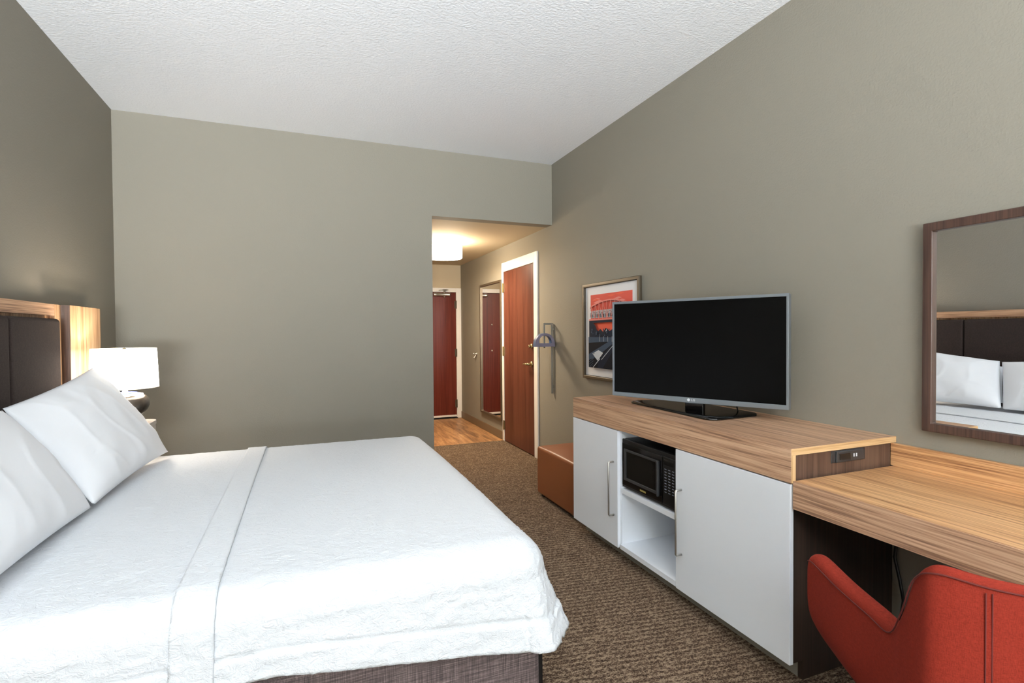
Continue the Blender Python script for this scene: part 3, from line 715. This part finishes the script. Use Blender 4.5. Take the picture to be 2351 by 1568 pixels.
def lin(a, b_, st):
    n_ = max(2, int(round(abs(b_-a)/st))); return [a+(b_-a)*i/n_ for i in range(n_+1)]
us = lin(-1.10, IX+.36, .0085); vs = lin(IY0-.362, IY1+.33, .0085)
cloth_piece('cloth', us, vs, 'spread', cv, 0, (.0013, .0042), .006)
us2 = lin(-.318, -.222, .008); vs2 = lin(IY0-.362, IY1+.25, .0085)
cloth_piece('folded_hem', us2, vs2, 'spread', cv, .009, (.0013, .0040), .007, hem=False)

# pillows
def pillow(BO, BI, TI, TO, th, seed, label, group):
    c0 = (Vector(BO)+Vector(BI)+Vector(TI)+Vector(TO))/4
    e = empty('pillow', tuple(c0), label, 'pillow', group)
    BO, BI, TI, TO = [Vector(p) for p in (BO, BI, TI, TO)]
    nU, nV = 70, 48; bm = bmesh.new(); sides = []
    nrm = ((BI-BO).cross(TO-BO)).normalized()
    if nrm.x < 0: nrm = -nrm
    for sgn in (1, -1):
        g = []
        for i in range(nU+1):
            row = []
            for j in range(nV+1):
                u, v = -1+2*i/nU, -1+2*j/nV
                pu = u*(1-.012*(1-v*v)); pv = v*(1-.05*(1-u*u))
                s, t = (pu+1)/2, (pv+1)/2
                base = (BO*(1-s)+BI*s)*(1-t)+(TO*(1-s)+TI*s)*t
                h = ((1-abs(u)**2.6)*(1-abs(v)**2.4))**.55*th/2
                edge = 1-max(abs(u), abs(v))
                wr = noise.noise(Vector((u*3+seed, v*2, sgn*3.1)))*.006*min(1, edge*5)
                rad = noise.noise(Vector((math.atan2(v, u)*4.5+seed, (u*u+v*v)*.8, sgn)))*.010*min(1, edge*6)*max(abs(u), abs(v))**2
                rp = ridge(Vector((u*.45+seed, v*.16, sgn)), 5)**3*.004*min(1, edge*6)
                p = base + nrm*sgn*(h + (wr+rad+rp if edge > 0 else 0)) - c0
                row.append(bm.verts.new(p))
            g.append(row)
        for i in range(nU):
            for j in range(nV): bm.faces.new((g[i][j], g[i+1][j], g[i+1][j+1], g[i][j+1]))
        sides.append(g)
    bmesh.ops.remove_doubles(bm, verts=bm.verts, dist=.0004)
    link('pillowcase', bm, 'pillow', e, smooth=True, local=True)
    return e
gp = 'pillows leaning on the headboard'
pillow((-.70, 3.27, .650), (-.735, 2.33, .655), (-1.055, 2.49, 1.01), (-1.015, 3.235, 1.115), .17, 1., 'white pillow leaning on the headboard nearest the lamp, in front', gp)
pillow((-.735, 1.36, .655), (-.74, 2.325, .650), (-1.05, 2.475, 1.005), (-1.05, 1.50, 1.07), .17, 4., 'white pillow at lower left edge of the photo, in front of its pair', gp)
pillow((-1.02, 3.22, .665), (-1.02, 2.45, .665), (-1.125, 2.50, .96), (-1.12, 3.18, 1.02), .055, 9., 'white pillow tucked behind the front pillow nearest the lamp', gp)
pillow((-1.02, 1.55, .665), (-1.02, 2.35, .665), (-1.125, 2.38, .96), (-1.12, 1.58, 1.00), .055, 12., 'white pillow tucked behind the near front pillow at the left', gp)

# ---------------------------------------------------------------- desk chair
CO, PHI = Vector((1.29, .51, 0)), math.radians(45)
ch = empty('desk_chair', CO, 'orange-red upholstered armchair with winged arms pulled up to the desk', 'chair', rz=PHI)
def cr(pts, t):
    n_ = len(pts)-1; x = min(max(t, 0), .99999)*n_; i = int(x); f_ = x-i
    p0, p1, p2, p3 = pts[max(i-1, 0)], pts[i], pts[i+1], pts[min(i+2, n_)]
    return tuple(.5*((2*b1)+(-a0+c2)*f_+(2*a0-5*b1+4*c2-d3)*f_*f_+(-a0+3*b1-3*c2+d3)*f_**3) for a0, b1, c2, d3 in zip(p0, p1, p2, p3))
# control points of the left half: local x (forward), y (left), top z, low z
ctl = [(-.020, 0, .798, .36), (-.016, .10, .804, .36), (.005, .18, .810, .36), (.045, .205, .775, .36), (.085, .217, .68, .37), (.130, .228, .612, .38), (.20, .255, .612, .40), (.30, .305, .625, .42), (.40, .347, .640, .44), (.424, .357, .632, .45)]
half = [cr(ctl, i/44) for i in range(45)]
full = [(x, -y, zt, zl) for x, y, zt, zl in reversed(half[1:])] + half
bm = bmesh.new(); rows = []
nF = len(full); outer_top = []
for i, (x, y, zt, zl) in enumerate(full):
    a, b_ = full[max(i-1, 0)], full[min(i+1, nF-1)]
    tx, ty = b_[0]-a[0], b_[1]-a[1]; L = math.hypot(tx, ty) or 1
    ix, iy = ty/L, -tx/L                                   # inward?
    if ix*(.18-x)+iy*(0-y) < 0: ix, iy = -ix, -iy
    th = .058
    endf = min(1, min(i, nF-1-i)/3)
    th *= .55+.45*endf; bk = .05*max(0, min(1, (zt-.66)/.1))
    lowx, lowy = .10+(x-.10)*.84, y*.80
    lowx2, lowy2 = .14+(x-.14)*.50, y*.45
    pr = [(lowx2, lowy2, .31), (lowx, lowy, zl-.075), (x+ix*.012, y+iy*.012, zl-.015), (x, y, zl+.04), (x, y, (zl+zt)/2+.02), (x, y, zt-.03), (x+ix*.006, y+iy*.006, zt-.008), (x+ix*.022, y+iy*.022, zt),
          (x+ix*(th-.018), y+iy*(th-.018), zt-.002-bk), (x+ix*th, y+iy*th, zt-.014-bk*1.3), (x+ix*(th+.004), y+iy*(th+.004), zt-.05), (x+ix*(th+.012), y+iy*(th+.012), (zl+zt)/2), (x+ix*(th+.02), y+iy*(th+.02), .42)]
    outer_top.append((x-ix*.0005, y-iy*.0005, zt))
    rows.append([bm.verts.new(p) for p in pr])
for a, b_ in zip(rows, rows[1:]):
    for k in range(len(a)): bm.faces.new((a[k], b_[k], b_[(k+1) % len(a)], a[(k+1) % len(a)]))
bm.faces.new(rows[0]); bm.faces.new(rows[-1])
sh = link('shell', bm, 'orange', ch, smooth=True, local=True)
sh.modifiers.new('sub', 'SUBSURF').levels = 2; sh.modifiers['sub'].render_levels = 2
# stitched seams on the outside
tube('piping', [(x, y, zt-.020) for x, y, zt in outer_top[2:-2]], .0017, 'orange_seam', sh, n=6, local=True)
for yy in (.098, .108, -.098, -.108):
    hp = min(half, key=lambda h: abs(h[1]-abs(yy))); x, zt = hp[0], hp[2]
    lx = .10+(x-.10)*.72
    tube('stitching', [(x-.0005, yy, zt-.03), (x-.0005, yy, .58), (x+.0185, yy, .362), (lx, yy*.66,   .288)][:3], .0011, 'orange_seam', sh, n=6, local=True)
def cushion(name, poly_, z0, z1, mat, parent, r):
    return prism(name, poly_, 'z', z0, z1, mat, parent, bevel=r, local=True)
sc_poly = [(.07, -.17), (.07, .17), (.14, .185), (.28, .225), (.42, .27), (.46, .255), (.47, 0), (.46, -.255), (.42, -.27), (.28, -.225), (.14, -.185)]
cu_ = cushion('seat', sc_poly, .37, .475, 'orange', ch, .03); cu_.modifiers['bevel'].segments = 5
lathe('pedestal', [(0, .10), (.035, .10), (.03, .14), (.022, .15), (.022, .31), (.11, .315), (.11, .325), (0, .325)], .2, 0, 'chrome', ch, n=28, local=True)
for k in range(4):
    a = PI/4+k*PI/2
    dx, dy = math.cos(a), math.sin(a)
    bm = bmesh.new(); add_tube(bm, [(.2+dx*.02, dy*.02, .125), (.2+dx*.14, dy*.14, .10), (.2+dx*.29, dy*.29, .035), (.2+dx*.30, dy*.30, .018)], [.022, .018, .013, .018], 12)
    lg = link('leg', bm, 'chrome', ch, smooth=True, local=True)
    lathe('glide', [(0, 0), (.018, 0), (.02, .012), (0, .02)], .2+dx*.30, dy*.30, 'black', lg, n=16, local=True)
